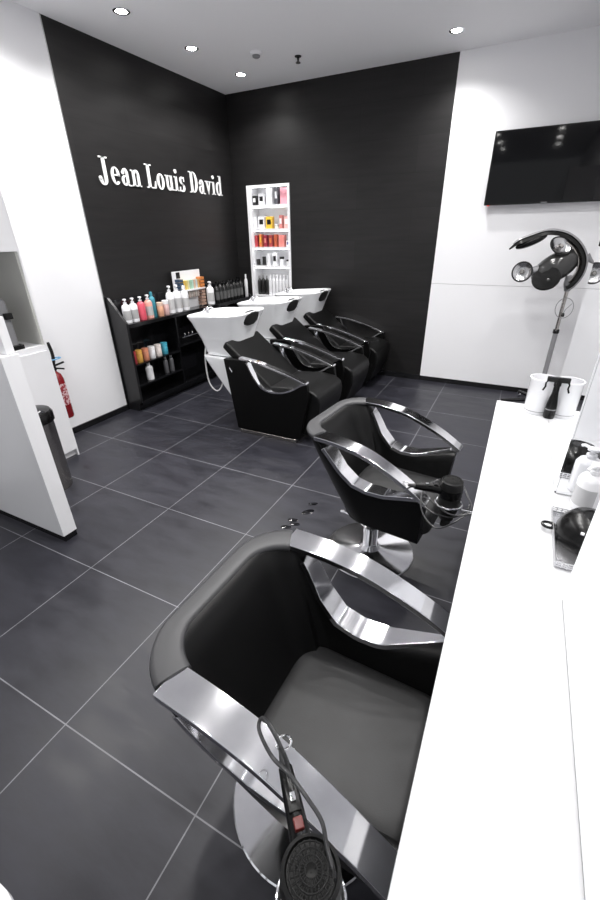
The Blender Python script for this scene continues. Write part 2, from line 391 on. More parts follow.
# ------------------------------------------------------------------ black product unit on the left wall
u = empty('product_shelf_unit', (XL, 2.36, 0), label='long low black shelving unit holding products along the charcoal wall', cat='shelving unit')
side = [(.0,.0),(.14,.0),(.155,.06),(.195,.10),(.205,.868),(.03,1.085),(0,1.085)]
LU = 2.12
for y0 in (0, LU-.025):
    MB().prism(side, y0, y0+.025, lambda a, b, h: (a, h, b)).build('side_panel', mat('black_satin', (.010,.010,.011), .3) if y0 == 0 else BLK_LAC, u, smooth=False)
MB().box(0, .025, .82, .20, LU-.025, .855).build('top_shelf', BLK_LAC, u, bevel=.002)
MB().box(0, .025, .06, .012, LU-.025, .82).build('back_panel', BLK_LAC, u, smooth=False)
MB().box(.0, .025, .0, .145, LU-.025, .06).build('plinth', BLK_LAC, u, smooth=False)
MB().box(0, .025, .06, .19, LU-.025, .10).build('bottom_shelf', BLK_LAC, u, smooth=False)
for ya in (.66, 1.30):
    MB().box(.012, ya, .10, .185, ya+.02, .82).build('divider', BLK_LAC, u, smooth=False)
for z in (.25, .455): MB().box(.012, .025, z, .185, .66, z+.015).build('shelf', BLK_LAC, u, smooth=False)
MB().box(.012, .68, .50, .185, 1.30, .515).build('shelf', BLK_LAC, u, smooth=False)
MB().box(.012, .025, .855, .03, LU-.025, 1.06).build('upstand', BLK_LAC, u, smooth=False)
hr = empty('hose_rail', (XL+.2, 3.07, .598), label='small chrome rail with three hooks on the black shelving unit', cat='rail')
MB().tube([(0,0,0),(0,.40,0)], .005, 8).build('rail', CHROME, hr)
MB().box(-.03,.0,-.004,0,.008,.004).box(-.03,.39,-.004,0,.398,.004).build('bracket', CHROME, hr, smooth=False)
for k in range(3):
    MB().tube([(0,.04+.06*k,0),(.012,.04+.06*k,.03),(0,.04+.06*k+.01,.038)], .006, 8).build('hook', CHROME, hr)

zt = .855
Tl = (.05,.28,.36)
topb = [
 ('pump', 2.455, .037, .215, Wt, Wt, 'white pump bottle at the left end of the black shelf', .42),
 ('pump', 2.545, .037, .215, Wt, Wt, 'second white pump bottle from the left on the black shelf', .42),
 ('pump', 2.640, .038, .215, (.62,.08,.12), Wt, 'crimson red pump bottle on the black shelf', None),
 ('pump', 2.735, .038, .220, (.72,.36,.30), Wt, 'salmon pink pump bottle beside the crimson one', .5),
 ('tall', 2.820, .030, .235, Tl, Tl, 'teal bottle behind the salmon one on the black shelf', None),
 ('jar', 2.885, .032, .13, (.74,.40,.26), (.7,.5,.4), 'peach squat jar beside the teal bottle', None),
 ('jar', 2.965, .032, .14, (.72,.48,.47), Wt, 'dusty pink squat jar on the black shelf', None),
 ('pump', 3.045, .040, .27, Wt, Wt, 'tall white pump bottle right of the dusty pink jar', .55),
 ('pump', 3.150, .046, .27, Wt, Wt, 'widest white pump bottle on the black shelf', .5),
 ('tall', 3.265, .044, .25, Wt, Wt, 'white capped bottle left of the colour sample display', .55),
 ('pump', 3.715, .044, .25, Wt, Wt, 'white pump bottle right of the colour sample display', .5),
]
for kd, y, r, h, c1, c2, lb, lv in topb:
    dx = -.03 if lb.startswith('teal') else 0
    bottle(kd, XL+.135+dx, y+.0, zt, r, h, colm(c1), colm(c2), lb, 'products on the black shelf', -.6, lab=colm((lv,lv,lv)) if lv else None, cat='jar' if kd == 'jar' else 'bottle')
for k in range(8):
    bottle('tall' if k % 2 else 'pump', XL+.14, 3.835+.072*k, zt, .028, .235, colm((.012,.012,.012)), PLAST,
        '%s black bottle from the left in the dark row on the shelf' % ORD[k], 'black bottles on the shelf', -.6, lab=colm((.10,.10,.10)))
bottle('tall', XL+.155, 4.447, zt, .022, .27, colm((.72,.72,.74)), colm((.8,.8,.8)), 'slim silvery white bottle at the corner end of the shelf', 'products on the black shelf')
# colour sample display
cd = empty('colour_sample_display', (XL+.085, 3.43, zt), label='white hair colour display board with rows of colour tubes', cat='display')
MB().box(-.035, -.22, 0, -.022, .22, .385).build('board', W_LAC, cd, smooth=False)
MB().box(-.0218, -.17, .315, -.0205, -.11, .375).build('printed_mark', PLAST_M, cd, smooth=False)
MB().box(-.022, -.21, .185, .05, .21, .20).build('ledge', W_LAC, cd, smooth=False)
mid = [(.72,.45,.08),(.70,.55,.15),(.65,.6,.35),(.35,.55,.40),(.40,.62,.52),(.62,.42,.30),(.55,.6,.6),(.6,.35,.12)]
for k, c in enumerate(mid):
    MB().box(-.02, -.125+.033*k, .20, .03, -.125+.033*k+.028, .29).build('colour_tube', colm(c), cd, smooth=False)
for k in range(9):
    c = (.05,.08,.13) if k > 4 else (.55,.06,.14)
    MB().box(-.02, -.20, .01+.034*k, .045, -.145, .01+.034*k+.026).build('colour_tube', colm(c), cd, smooth=False)
    c = (.62,.22,.06) if k > 4 else (.40,.26,.20)
    MB().box(-.02, .145, .01+.034*k, .045, .205, .01+.034*k+.026).build('colour_tube', colm(c), cd, smooth=False)
for k in range(7):
    MB().box(-.02, -.12+.036*k, .11, .02, -.12+.036*k+.03, .18).build('colour_tube', colm((.6-.05*(k%2),.5,.45)), cd, smooth=False)
# lower shelves
low = [('jar',2.435,.030*.9,.12,(.35,.04,.05),'dark red jar'),('jar',2.505,.036*.9,.12,(.65,.36,.08),'golden jar'),('jar',2.590,.036*.9,.12,(.62,.25,.15),'copper jar'),('jar',2.675,.038*.9,.12,Wt,'white jar'),('jar',2.765,.038*.9,.12,(.78,.70,.66),'cream jar'),('jar',2.855,.038*.9,.12,(.06,.34,.45),'teal jar')]
for kd, y, r, h, c, lb in low:
    bottle(kd, XL+.13, y, .47, r, h, colm(c), colm(tuple(min(1,v*1.3) for v in c)), lb + ' in the upper left compartment of the black unit', 'jars in the black unit', cat='jar')
bottle('tall', XL+.13, 2.60, .265, .037, .18, colm(Wt), colm(Wt), 'lone white bottle in the lower left compartment of the black unit', None)
for k in range(2):
    bottle('tall', XL+.13, 2.84+.085*k, .265, .024, .18, colm((.15,.15,.16)), colm((.6,.6,.6)), ('left' if k == 0 else 'right') + ' of two slim grey bottles in the lower compartment', 'slim grey bottles in the black unit')

# ------------------------------------------------------------------ backwash units
def backwash():
    o = empty('backwash_unit', (0,0,0))
    # side panel with an arm window; local x: world x - .65
    lo = [(-.40,.655),(-.31,.035),(.31,.035),(.395,.42),(.375,.535)]
    top = [(-.40,.655),(-.24,.665),(-.17,.645)]
    win = [(-.17,.645),(-.135,.565),(-.08,.485),(-.03,.440),(.05,.420),(.15,.428),(.25,.465),(.32,.51),(.375,.535)]
    poly = top + win[1:] + [(.395,.42),(.31,.035),(-.31,.035)]
    for s_ in (-1, 1):
        y0, y1 = (-.300, -.255) if s_ < 0 else (.255, .300)
        MB().prism(poly, y0, y1, lambda a, b, h: (a, h, b)).build('side_panel', SHELL, o, bevel=.008)
        c = MB()
        yc = (y0+y1)/2
        arm = catmull([(-.24,yc,.674),(-.05,yc,.652),(.15,yc,.602),(.30,yc,.555),(.375,yc,.528)], 5)
        rs = []
        for i, p in enumerate(arm):
            hh_ = .009; ww = .027 if i < len(arm)-2 else .018
            rs.append([(p[0],p[1]-ww,p[2]-hh_),(p[0],p[1]+ww,p[2]-hh_),(p[0],p[1]+ww,p[2]+hh_),(p[0],p[1]-ww,p[2]+hh_)])
        c.rings(rs); c.build('armrest', CHROME, o, bevel=.003)
        lp = catmull([(a, yc, b+.004) for a, b in win], 4)
        c = MB(); rs = []
        for i, p in enumerate(lp):
            q = lp[min(i+1, len(lp)-1)]; r_ = lp[max(i-1, 0)]
            tx, tz = q[0]-r_[0], q[2]-r_[2]; l = math.hypot(tx, tz); nx, nz = -tz/l, tx/l
            if nz < 0: nx, nz = -nx, -nz
            rs.append([(p[0]-nx*.004, yc-.027, p[2]-nz*.004),(p[0]-nx*.004, yc+.027, p[2]-nz*.004),(p[0]+nx*.008, yc+.027, p[2]+nz*.008),(p[0]+nx*.008, yc-.027, p[2]+nz*.008)])
        c.rings(rs).build('arm_loop', CHROME, o)
    # back cushion : sloping slab
    def slab(pts, y0, y1, name, mtl, bev=.02):
        MB().prism(pts, y0, y1, lambda a, b, h: (a, h, b)).build(name, mtl, o, bevel=bev, seg=4)
    slab([(-.40,.79),(-.44,.735),(-.02,.36),(.06,.41),(.02,.455)], -.252, .262, 'backrest', LEATH)
    prof = [(-.02,.40),(.02,.455),(.30,.475),(.40,.462),(.455,.425),(.47,.37),(.46,.28),(.40,.10),(.36,.07),(.0,.07)]
    slab(prof, -.252, .252, 'seat', LEATH, .018)
    MB().box(-.285, -.30, .0, .275, .30, .035).build('base_plate', STEEL, o, bevel=.003)
    MB().tube([(-.335,-.302,.600),(-.322,-.325,.592),(-.300,-.325,.560)], .006, 8).build('release_lever', CHROME, o)
    MB().box(-.30, -.245, .04, .30, .245, .30).build('chassis', SHELL, o, smooth=False)
    # pedestal
    MB().rings([rrect(-.315,-.12,-.295,.12,.008,.05), rrect(-.44,-.12,-.30,.12,.03,.18), rrect(-.56,-.13,-.36,.13,.04,.33), rrect(-.70,-.15,-.42,.15,.05,.53), rrect(-.735,-.165,-.40,.165,.05,.60), rrect(-.735,-.165,-.40,.165,.05,.612)]).build('pedestal', CERAM, o)
    return o
def basin():
    o = bw
    OFF = Vector((.085-.65, .02, .955))
    # outer loft then inner bowl (rounded rectangles, front is +x, lip rises toward the front)
    def ring(x0, x1, hy, r, z, slope=0):
        return [(x, y, z + slope*(x-x0)/(x1-x0)) for x, y, _ in rrect(x0, -hy, x1, hy, r, 0, 7)]
    rs = [ring(-.15,.13,.13,.07,-.343), ring(-.17,.16,.15,.08,-.33), ring(-.20,.20,.185,.09,-.20), ring(-.255,.255,.235,.10,-.05,.015), ring(-.275,.28,.255,.11,-.015,.03),
          ring(-.28,.29,.26,.11,.0,.035), ring(-.272,.284,.252,.10,.008,.037), ring(-.235,.265,.225,.10,.004,.037), ring(-.15,.24,.205,.10,-.02,.02), ring(-.12,.20,.17,.09,-.13), ring(-.05,.12,.08,.06,-.18)]
    bowl = MB().rings(rs).build('wash_bowl', CERAM, o, loc=OFF); bowl['label'] = 'white ceramic wash bowl'; o = bowl
    pad = [[(a-.07, y_, b) for a, b in ((.285,-.02-w_),(.33+e,-.01-w_),(.36+e,-.01+w_*.8),(.315,w_*.9))] for y_, e, w_ in ((-.115,-.012,.02),(-.095,.0,.042),(-.04,.008,.058),(.04,.008,.058),(.095,.0,.042),(.115,-.012,.02))]
    MB().rings(pad).build('neck_rest', PLAST_M, o, bevel=.012, seg=3)
    f = MB().lathe([(.018,.0),(.016,.02),(.012,.03)], 14, c=(-.215,.02,.0)).tube([(-.215,.02,.025),(-.20,.02,.045),(-.165,.02,.048),(-.145,.02,.035)], .008, 10)
    f.tube([(-.215,-.04,.005),(-.215,-.04,.03),(-.19,-.05,.042)], .008, 8)
    f.lathe([(.014,.03),(.012,.05),(.004,.055)], 12, c=(-.215,.02,.0))
    f.build('mixer_tap', CHROME, o)
    MB().tube(catmull([(-.16,-.10,-.20),(-.19,-.12,-.38),(-.17,-.13,-.60),(-.09,-.13,-.68),(-.02,-.12,-.60),(.0,-.10,-.42)], 6), .007, 8).build('shower_hose', mat('white_hose', (.6,.6,.6), .3), o)
    return o
bw = backwash(); basin()
ULAB = ['nearest to the camera', 'in the middle of the three', 'farthest, against the charcoal back wall']
for k in range(3):
    a = bw if k == 0 else copy_tree(bw)
    a.location = (.65, 2.68 + .765*k, 0)
    tag(a, 'black backwash chair with white wash basin, ' + ULAB[k], 'backwash chair', 'backwash chairs')

# ------------------------------------------------------------------ styling chairs
def chair():
    o = empty('styling_chair', (0,0,0))
    # plan path at the rim, from right front (y<0) around the back to left front
    def plan(s, hy, xf, xb, r):
        # s in 0..1 ; straight side, rounded corner, back
        y_in = hy
        segs = []
        L1 = xf - (xb + r); La = PI/2*r; L2 = 2*(y_in - r)
        T = 2*L1 + 2*La + L2; d_ = s*T
        if d_ < L1: return (xf - d_, -hy), (0, -1)
        d_ -= L1
        if d_ < La:
            a = d_/r; return (xb + r - r*math.sin(a), -hy + r - r*math.cos(a)), (-math.sin(a), -math.cos(a))
        d_ -= La
        if d_ < L2: return (xb, -hy + r + d_), (-1, 0)
        d_ -= L2
        if d_ < La:
            a = d_/r; return (xb + r - r*math.cos(a), hy - r + r*math.sin(a)), (-math.cos(a), math.sin(a))
        d_ -= La
        return (xb + r + d_, hy), (0, 1)
    HY = lambda z: (.298 - .085*max(0, min(1, (.79 - z)/.46))**1.15)
    N = 96
    loopx = [-.19,-.160,-.12,-.07,-.01,.06,.14,.24,.30,.33]
    loopz = [.760,.735,.690,.618,.562,.545,.550,.580,.598,.598]
    rs = []; edge = ([], [])
    for i in range(N+1):
        s_ = i/N
        sec = []
        def P(z, off, flare=1):
            t = max(0, min(1, (.79 - z)/.46))
            hy = HY(z); xb = -.299 + .19*t**1.1; xf = .335 - .03*t; r = .165
            (x, y), (nx, ny) = plan(s_, hy, xf, xb, r)
            # belly of the back
            return x - nx*off, y - ny*off
        x0, y0 = P(.79, 0)
        side_ = x0 > -.19
        zl = .76
        if side_:
            for _ in range(60): zl = .7*zl + .3*interp(loopx, loopz, P(zl, 0)[0])
        zt_ = zl if side_ else .772 - (.0 if x0 < -.25 else .010*(x0+.25)/.06)
        th = .062 if not side_ else .058
        zs = [.33 + (zt_-.012-.33)*k/7 for k in range(8)]
        for z in zs: x, y = P(z, 0); sec.append((x, y, z))
        for o_, dz in ((.004,-.005),(.014,0),(th*.5,.002),(th-.014,0),(th-.004,-.005)): x, y = P(zt_, o_); sec.append((x, y, zt_+dz))
        zi = [zt_-.012 - (zt_-.012-.40)*k/6 for k in range(7)]
        for z in zi: x, y = P(z, th + (.02*((.79-z)/.39) if not side_ else 0)); sec.append((x, y, z))
        x, y = P(.33, th); sec.append((x, y, .33))
        rs.append(sec)
        if side_: edge[0 if y0 < 0 else 1].append(P(zt_, 0) + P(zt_, .072) + (zt_,))
    m = MB(); m.rings(rs)
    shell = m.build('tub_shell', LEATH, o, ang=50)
    # the padded rim roll runs round the back only
    rr = []
    for i in range(N+1):
        s_ = i/N; (x, y), (nx, ny) = plan(s_, .294, .335, -.300, .165)
        if x > -.195: continue
        w_ = .056 + .024*min(1, max(0, (abs(y)-.12)/.15)); sec = []
        for k in range(12):
            a = 2*PI*k/12
            ox = w_/2 - (w_/2)*math.copysign(abs(math.cos(a))**.6, math.cos(a)); oz = .014*math.copysign(abs(math.sin(a))**.6, math.sin(a))
            sec.append((x - nx*ox, y - ny*ox, .768 + oz))
        rr.append(sec)
    MB().rings(rr).build('top_rim', LEATH_RIM_LIT, o, ang=60)
    # underside
    m = MB(); bt = [plan(i/40, .205, .305, -.115, .15)[0] for i in range(41)]
    m.prism(bt, .325, .35, lambda a, b, h: (a, b, h)); m.build('underside', SHELL, o, smooth=False)
    # seat cushion
    def sr(z, e): return rrect(-.10+e, -.185+e, .335-e, .185-e, .06, z, 6)
    MB().rings([sr(.36,.0), sr(.442,0), sr(.459,.006), sr(.467,.020), sr(.470,.045)]).build('seat', LEATH_SEAT_LIT, o, ang=60)
    # chrome arms
    for s_ in (-1, 1):
        pts = catmull([(-.192,0,.768),(-.08,0,.765),(.04,0,.746),(.14,0,.710),(.24,0,.662),(.335,0,.603)], 6)
        rs = []
        for i, p in enumerate(pts):
            t = i/(len(pts)-1); yo = .292 + .014*t; yi = .292 - .080 + .030*t
            q = pts[min(i+1, len(pts)-1)]; r_ = pts[max(i-1, 0)]
            tx, tz = q[0]-r_[0], q[2]-r_[2]; l = math.hypot(tx, tz); nx, nz = -tz/l, tx/l
            h = .009
            rs.append([(p[0]+nx*h, s_*yo, p[2]+nz*h),(p[0]+nx*h, s_*yi, p[2]+nz*h),(p[0]-nx*h, s_*yi, p[2]-nz*h),(p[0]-nx*h, s_*yo, p[2]-nz*h)])
        MB().rings(rs).build('armrest', CHROME, o, bevel=.0025)
        E = sorted(edge[0 if s_ < 0 else 1], key=lambda e: e[0])
        E = [e for e in E if e[0] > -.168 and e[0] < .30]
        rs = []
        for i, p in enumerate(E):
            q = E[min(i+1, len(E)-1)]; r_ = E[max(i-1, 0)]
            tx, tz = q[0]-r_[0], q[4]-r_[4]; l = math.hypot(tx, tz); nx, nz = -tz/l, tx/l
            if nz < 0: nx, nz = -nx, -nz
            f_, e = .011, -.008; so = s_*.003
            w_ = .75*max(0, (p[0]-.12)/.18); p = (p[0], p[1], p[2]+(p[0]-p[2])*w_, p[3]+(p[1]-p[3])*w_, p[4])
            rs.append([(p[0]+nx*f_, p[1]+so, p[4]+nz*f_),(p[2]+nx*f_, p[3], p[4]+nz*f_),(p[2]+nx*e, p[3], p[4]+nz*e),(p[0]+nx*e, p[1]+so, p[4]+nz*e)])
        MB().rings(rs).build('arm_loop', CHROME, o, bevel=.002)
    # base
    MB().lathe([(.238,0),(.240,.004),(.236,.008),(.12,.016),(.06,.03),(.045,.05)], 56).build('base_disc', CHROME, o, ang=30)
    MB().lathe([(.040,.045),(.040,.17),(.030,.175),(.030,.30)], 24).build('pump_column', CHROME, o)
    MB().box(-.12,-.09,.295,.12,.09,.327).build('mounting_plate', PLAST_M, o, bevel=.004)
    MB().tube([(-.03,0,.15),(-.10,-.01,.20),(-.16,-.02,.215)], [.010,.009,.007], 8).tube([(-.155,-.02,.215),(-.175,-.025,.215)], .009, 8).build('pump_lever', CHROME, o)
    return o
ch1 = chair(); ch1.location = (2.085, .212, 0); ch1.rotation_euler.z = math.radians(-2)
tag(ch1, 'large near black leather styling chair with chrome armrests by the counter', 'chair', 'styling chairs')
ch2 = copy_tree(ch1); ch2.location = (1.900, 1.385, 0); ch2.rotation_euler.z = math.radians(-6)
tag(ch2, 'farther black leather styling chair, angled at the middle of the counter', 'chair', 'styling chairs')

# ------------------------------------------------------------------ counter, mirrors
ct = empty('styling_counter', (2.68, 0, 0), label='long glossy white styling counter running along the right wall', cat='counter')
MB().box(2.376-2.68, -2.6, .705, XR-2.681, 2.012, .75).build('worktop', W_LAM, ct, bevel=.003)
for y in (-1.40, -.55, .82, 1.99-.03):
    MB().box(2.46-2.68, y, 0, XR-2.681, y+.03, .705).build('support_panel', W_LAC, ct, smooth=False)
MLAB = {1.47: 'tall white framed mirror block standing beside the far styling chair', .22: 'tall mirror block at the right edge beside the near styling chair', -1.03: 'mirror block behind the camera position along the counter'}
for yc, lb in MLAB.items():
    mm = empty('mirror_block', (2.62, yc, .75), label=lb, cat='mirror', group='station mirrors')
    MB().box(.008, -.352, .0, .36, .355, 1.55).build('cabinet', W_LAC, mm, smooth=False)
    MB().box(.002, -.356, .0, .0078, .356, .010).build('gap_shade_strip', GREYP, mm, smooth=False)  # grey strip painting in the shaded gap between mirror and worktop
    MB().box(.0, -.36, .010, .005, .36, 1.55).build('mirror_face', MIRROR, mm, smooth=False)
    MB().box(.006, -.36, .004, .36, -.356, 1.55).build('mirror_side', MIRROR, mm, smooth=False)
# ------------------------------------------------------------------ things on the counter
cn = empty('white_canister', (2.563, 1.915, .75), label='white cylindrical canister at the far end of the counter', cat='canister')
MB().lathe([(.053,0),(.056,.004),(.059,.168),(.062,.172),(.062,.182),(.056,.182),(.053,.02)], 32).build('body', W_LAC, cn)
MB().lathe([(.0566,.016),(.0568,.019)], 32, caps=False).build('base_line', GREYP, cn)
sb = empty('spray_bottle', (2.617, 1.855, .7502), PI, label='black trigger spray bottle against the white canister', cat='spray bottle')
MB().lathe([(.020,0),(.022,.004),(.022,.05),(.020,.075),(.011,.13),(.010,.165)], 20).build('body', PLAST, sb)
MB().lathe([(.0224,.045),(.0226,.047),(.0224,.05)], 20, caps=False).build('stripe', GREYP, sb)
MB().lathe([(.013,.165),(.013,.185)], 16).box(-.018,-.009,.183,.045,.009,.205).tube([(.035,0,.19),(.046,0,.175),(.044,0,.155),(.052,0,.135)], .004, 8).build('trigger_head', PLAST, sb)
bottle('pump', 2.703, 1.050, .75, .040, .170, colm((.84,.84,.86)), colm((.84,.84,.86)), 'white pump bottle standing on the counter by the tray', None, PI+.9, lab=colm((.55,.55,.56)))
tr = empty('wire_tray', (2.735, .84, .75), label='silver perforated tray on the white counter holding a black bowl', cat='tray')
MB().box(-.128,-.142,.002,.128,.142,.005).build('tray_base', mat('silver_tray', (.62,.62,.64), .18, .9), tr, smooth=False)
m = MB()
for z in (.007, .014, .021): 
    m.tube([(-.128,-.142,z),(.128,-.142,z),(.128,.142,z),(-.128,.142,z)], .0022, 6, loop=True)
for k in range(19):
    x = -.126 + .014*k
    for y in (-.142, .142): m.tube([(x,y,.003),(x,y,.021)], .0018, 5)
for k in range(21):
    y = -.14 + .014*k
    for x in (-.128, .128): m.tube([(x,y,.003),(x,y,.021)], .0018, 5)
m.build('mesh_rim', MESHM, tr)
bo = empty('tint_bowl', (2.695, .855, .756), math.radians(168), label='glossy black tint bowl with ring handle upside down on the tray', cat='bowl')
MB().lathe([(.086,0),(.088,.003),(.085,.03),(.076,.058),(.058,.080),(.030,.090),(.028,.087)], 36).build('bowl', PLAST, bo)
MB().tube([(.102+.018*math.cos(2*PI*k/16), .015*math.sin(2*PI*k/16), .010) for k in range(16)], .0045, 8, loop=True).tube([(.075,0,.008),(.094,0,.010)], .007, 8).build('ring_handle', PLAST, bo)
m = MB()
for k in range(3):
    m.box(-.004,-.018+.013*k,-.003,.003,-.009+.013*k,.004, Matrix.Rotation(math.radians(88), 4, 'Z') @ Matrix.Translation((.0742, 0, .0640)) @ Matrix.Rotation(math.radians(40), 4, 'Y'))
m.build('printed_mark', WPL, bo, smooth=False)

# ------------------------------------------------------------------ hair dryers in ring holders
def hairdryer():
    o = empty('hair_dryer', (0,0,0))
    # axis z : intake on top, nozzle below ; handle toward -x
    MB().lathe([(.030,.070),(.034,.082),(.039,.078),(.041,.05),(.041,-.01),(.037,-.045),(.029,-.075),(.027,-.09)], 36).build('barrel', PLAST_M, o)
    MB().lathe([(.0415,.012),(.0418,.014),(.0418,.045),(.0415,.047)], 36, caps=False).build('badge_band', PLAST, o)
    g = MB()
    for r in (.008,.015,.022,.029): g.tube([(r*math.cos(2*PI*k/24), r*math.sin(2*PI*k/24), .0835) for k in range(24)], .0012, 6, loop=True)
    for k in range(24):
        a = 2*PI*k/24; g.tube([(.008*math.cos(a),.008*math.sin(a),.0835),(.031*math.cos(a),.031*math.sin(a),.0825)], .0011, 5)
    g.lathe([(.001,.076),(.033,.076)], 24, caps=False)
    g.build('intake_grille', GREYP if False else PLAST_M, o)
    MB().box(-.018,-.006,-.13,.018,.006,-.085).build('nozzle', PLAST, o, bevel=.003)
    MB().tube([(-.030,0,.035),(-.055,0,.040),(-.095,0,.046),(-.135,0,.05)], [.020,.018,.016,.013], 14, flat=.85).build('handle', PLAST, o)
    MB().box(-.066,-.007,.052,-.050,.007,.0635).build('switch', RED, o, bevel=.002)
    MB().box(-.096,-.004,.057,-.084,.004,.0645).build('speed_slider', CHROME, o, bevel=.001)
    MB().box(-.118,-.010,.050,-.072,.010,.0605).build('control_plate', PLAST, o, bevel=.002)
    MB().tube([(-.132,0,.050),(-.160,0,.054)], [.010,.005], 10).build('strain_relief', RUBBER, o)
    MB().tube([(-.168+.011*math.cos(2*PI*k/14), .013*math.sin(2*PI*k/14)+.006, .056) for k in range(14)], .002, 6, loop=True).build('hanging_loop', CHROME, o)
    return o
hd = hairdryer()
hd.location = (2.282, -.185, .775); hd.rotation_euler = (0, 0, math.radians(-47))
tag(hd, 'black hair dryer with red switch hanging beside the near chair arm', 'hair dryer', 'hair dryers')
hd2 = copy_tree(hd)
for c_ in hd2.children:
    if c_.name.startswith('switch'):
        c_.data = c_.data.copy(); c_.data.materials[0] = PLAST; hd2.location = (2.288, 1.03, .68); hd2.rotation_euler = (0, 0, math.radians(22))
tag(hd2, 'black hair dryer in a chrome ring beside the farther chair arm', 'hair dryer', 'hair dryers')
for d_, lb in ((hd, 'near'), (hd2, 'far')):
    x, y, z = d_.location
    h = empty('dryer_ring_holder', (x, y, z-.02), label='chrome ring holder on the counter edge carrying the %s hair dryer' % lb, cat='holder', group='hair dryer holders')
    MB().tube([(.047*math.cos(2*PI*k/32), .047*math.sin(2*PI*k/32), 0) for k in range(32)], .004, 8, loop=True).build('ring', CHROME, h)
    MB().tube([(.047,0,0),(.05,0,-.02 if lb == 'far' else -.04),(2.376-x+.01,0,-.02 if lb == 'far' else -.045)], .005, 8).build('arm', CHROME, h)
def cable(pts, r, label, name='power_cable'):
    o = MB().tube(catmull(pts, 8), r, 8).build(name, RUBBER); return tag(o, label, 'cable')
# cables (built in world coordinates, then finished off below)
cable([(2.204,-0.098,0.845),(2.188,-0.087,0.870),(2.160,-0.071,0.880),(2.133,-0.058,0.870),(2.135,-0.072,0.860),(2.173,-0.096,0.860),(2.213,-0.111,0.875),(2.250,-0.126,0.875),(2.276,-0.138,0.870),(2.291,-0.155,0.860),(2.313,-0.177,0.850),(2.332,-0.188,0.800),(2.367,-0.162,0.690)], .0032, 'black cable looped beside the near hair dryer')
cable([(2.135,0.929,0.725),(2.149,0.982,0.720),(2.195,1.020,0.710),(2.234,1.121,0.700),(2.196,1.089,0.680),(2.185,1.022,0.660),(2.205,0.960,0.640),(2.246,0.907,0.630),(2.283,0.899,0.630),(2.326,0.958,0.630),(2.362,1.022,0.640),(2.371,1.053,0.650),(2.349,1.100,0.660),(2.326,1.168,0.660),(2.362,1.094,0.630),(2.321,1.004,0.620),(2.253,0.993,0.620),(2.201,1.026,0.620),(2.184,1.063,0.630),(2.218,1.047,0.640),(2.312,0.954,0.660),(2.400,0.971,0.690)], .0030, 'grey black cable looped around the far hair dryer')

# ------------------------------------------------------------------ hooded dryer on a stand
HX, HY = 2.735, 4.10
ht = empty('hood_dryer', (HX, HY, 0), label='standing hooded hair dryer with black pods and curved arc arm', cat='hair dryer')
b = MB()
for k in range(5):
    a = 2*PI*k/5 + PI + .22
    b.tube([(.03*math.cos(a), .03*math.sin(a), .085),(.18*math.cos(a), .18*math.sin(a), .075),(.33*math.cos(a), .33*math.sin(a), .060)], [.022,.018,.014], 10, flat=1)
b.lathe([(.04,.06),(.045,.07),(.04,.10),(.022,.12)], 20)
b.build('star_base', BLK_LAC, ht)
for k in range(5):
    a = 2*PI*k/5 + PI + .22
    M = Matrix.Translation((.33*math.cos(a), .33*math.sin(a), .025)) @ Matrix.Rotation(a, 4, 'Z') @ Matrix.Rotation(PI/2, 4, 'X')
    MB().lathe([(.024,-.012),(.025,-.008),(.025,.008),(.024,.012)], 16, M).tube([(.33*math.cos(a), .33*math.sin(a), .035),(.33*math.cos(a), .33*math.sin(a), .06)], .006, 8).build('caster', CHROME, ht)
MB().lathe([(.021,.11),(.021,.74)], 20).build('lower_pole', GREYP, ht)
MB().lathe([(.024,.735),(.026,.74),(.026,.765),(.022,.77)], 20).build('height_collar', PLAST, ht)
MB().lathe([(.015,.77),(.015,1.12)], 18).build('upper_pole', STEEL, ht)
def pod(c, rx, ry, rz, rot, name, mtl, parent=ht):
    n_ = 24; rs = []
    for i in range(1, 12):
        th = PI*i/12
        rs.append([(rx*math.cos(th), ry*math.sin(th)*math.cos(2*PI*k/n_), rz*math.sin(th)*math.sin(2*PI*k/n_)) for k in range(n_)])
    M = Matrix.Translation(c) @ rot
    return MB().rings(rs, True, M).build(name, mtl, parent)
RY = lambda d: Matrix.Rotation(math.radians(d), 4, 'Y'); RZ = lambda d: Matrix.Rotation(math.radians(d), 4, 'Z')
PODM = mat('dark_pod_plastic', (.035,.035,.035), .15, spec=.5)
CH2 = mat('lamp_reflector', (.50,.50,.51), .22, 1)
# joint, big pod, lens pods, arc
RX = lambda d: Matrix.Rotation(math.radians(d), 4, 'X')
MB().tube([(0,0,1.10),(-.005,-.01,1.16),(-.01,-.02,1.22)], [.024,.038,.030], 14).build('joint', GREYP, ht)
pod((-.135,-.01,1.285), .195, .10, .115, RY(-36), 'main_pod', PODM)
M = Matrix.Translation((-.190,-.105,1.205)) @ RZ(-22) @ RX(78) @ Matrix.Diagonal((1.32,1.12,1,1))
MB().lathe([(.070,-.03),(.086,-.012),(.088,.0),(.080,.010),(.03,.014),(.01,.014)], 36, M).build('pod_cover', PLAST, ht)
MB().lathe([(.012,.0142),(.010,.017),(.006,.018)], 20, M @ Matrix.Translation((.02,-.01,0))).build('cover_knob', PODM, ht)
def lamp(c, R_, r):
    M = Matrix.Translation(c) @ R_
    l = MB().lathe([(r*.25,-.045),(r*.8,-.03),(r*1.0,-.004),(r*.96,.002),(r*.75,-.012),(r*.3,-.020),(r*.2,-.018)], 30, M).build('lamp_head', CH2, ht)
    MB().lathe([(r*.20,-.018),(r*.26,.0),(r*.16,.012)], 16, M).build('bulb', STEEL, l)
    MB().tube([(r*math.cos(2*PI*k/30), r*math.sin(2*PI*k/30), 0) for k in range(30)], .006, 8, loop=True, M=M).build('lamp_rim', PLAST_M, l)
lamp((-.385,-.06,1.250), RZ(-10) @ RX(82), .080)
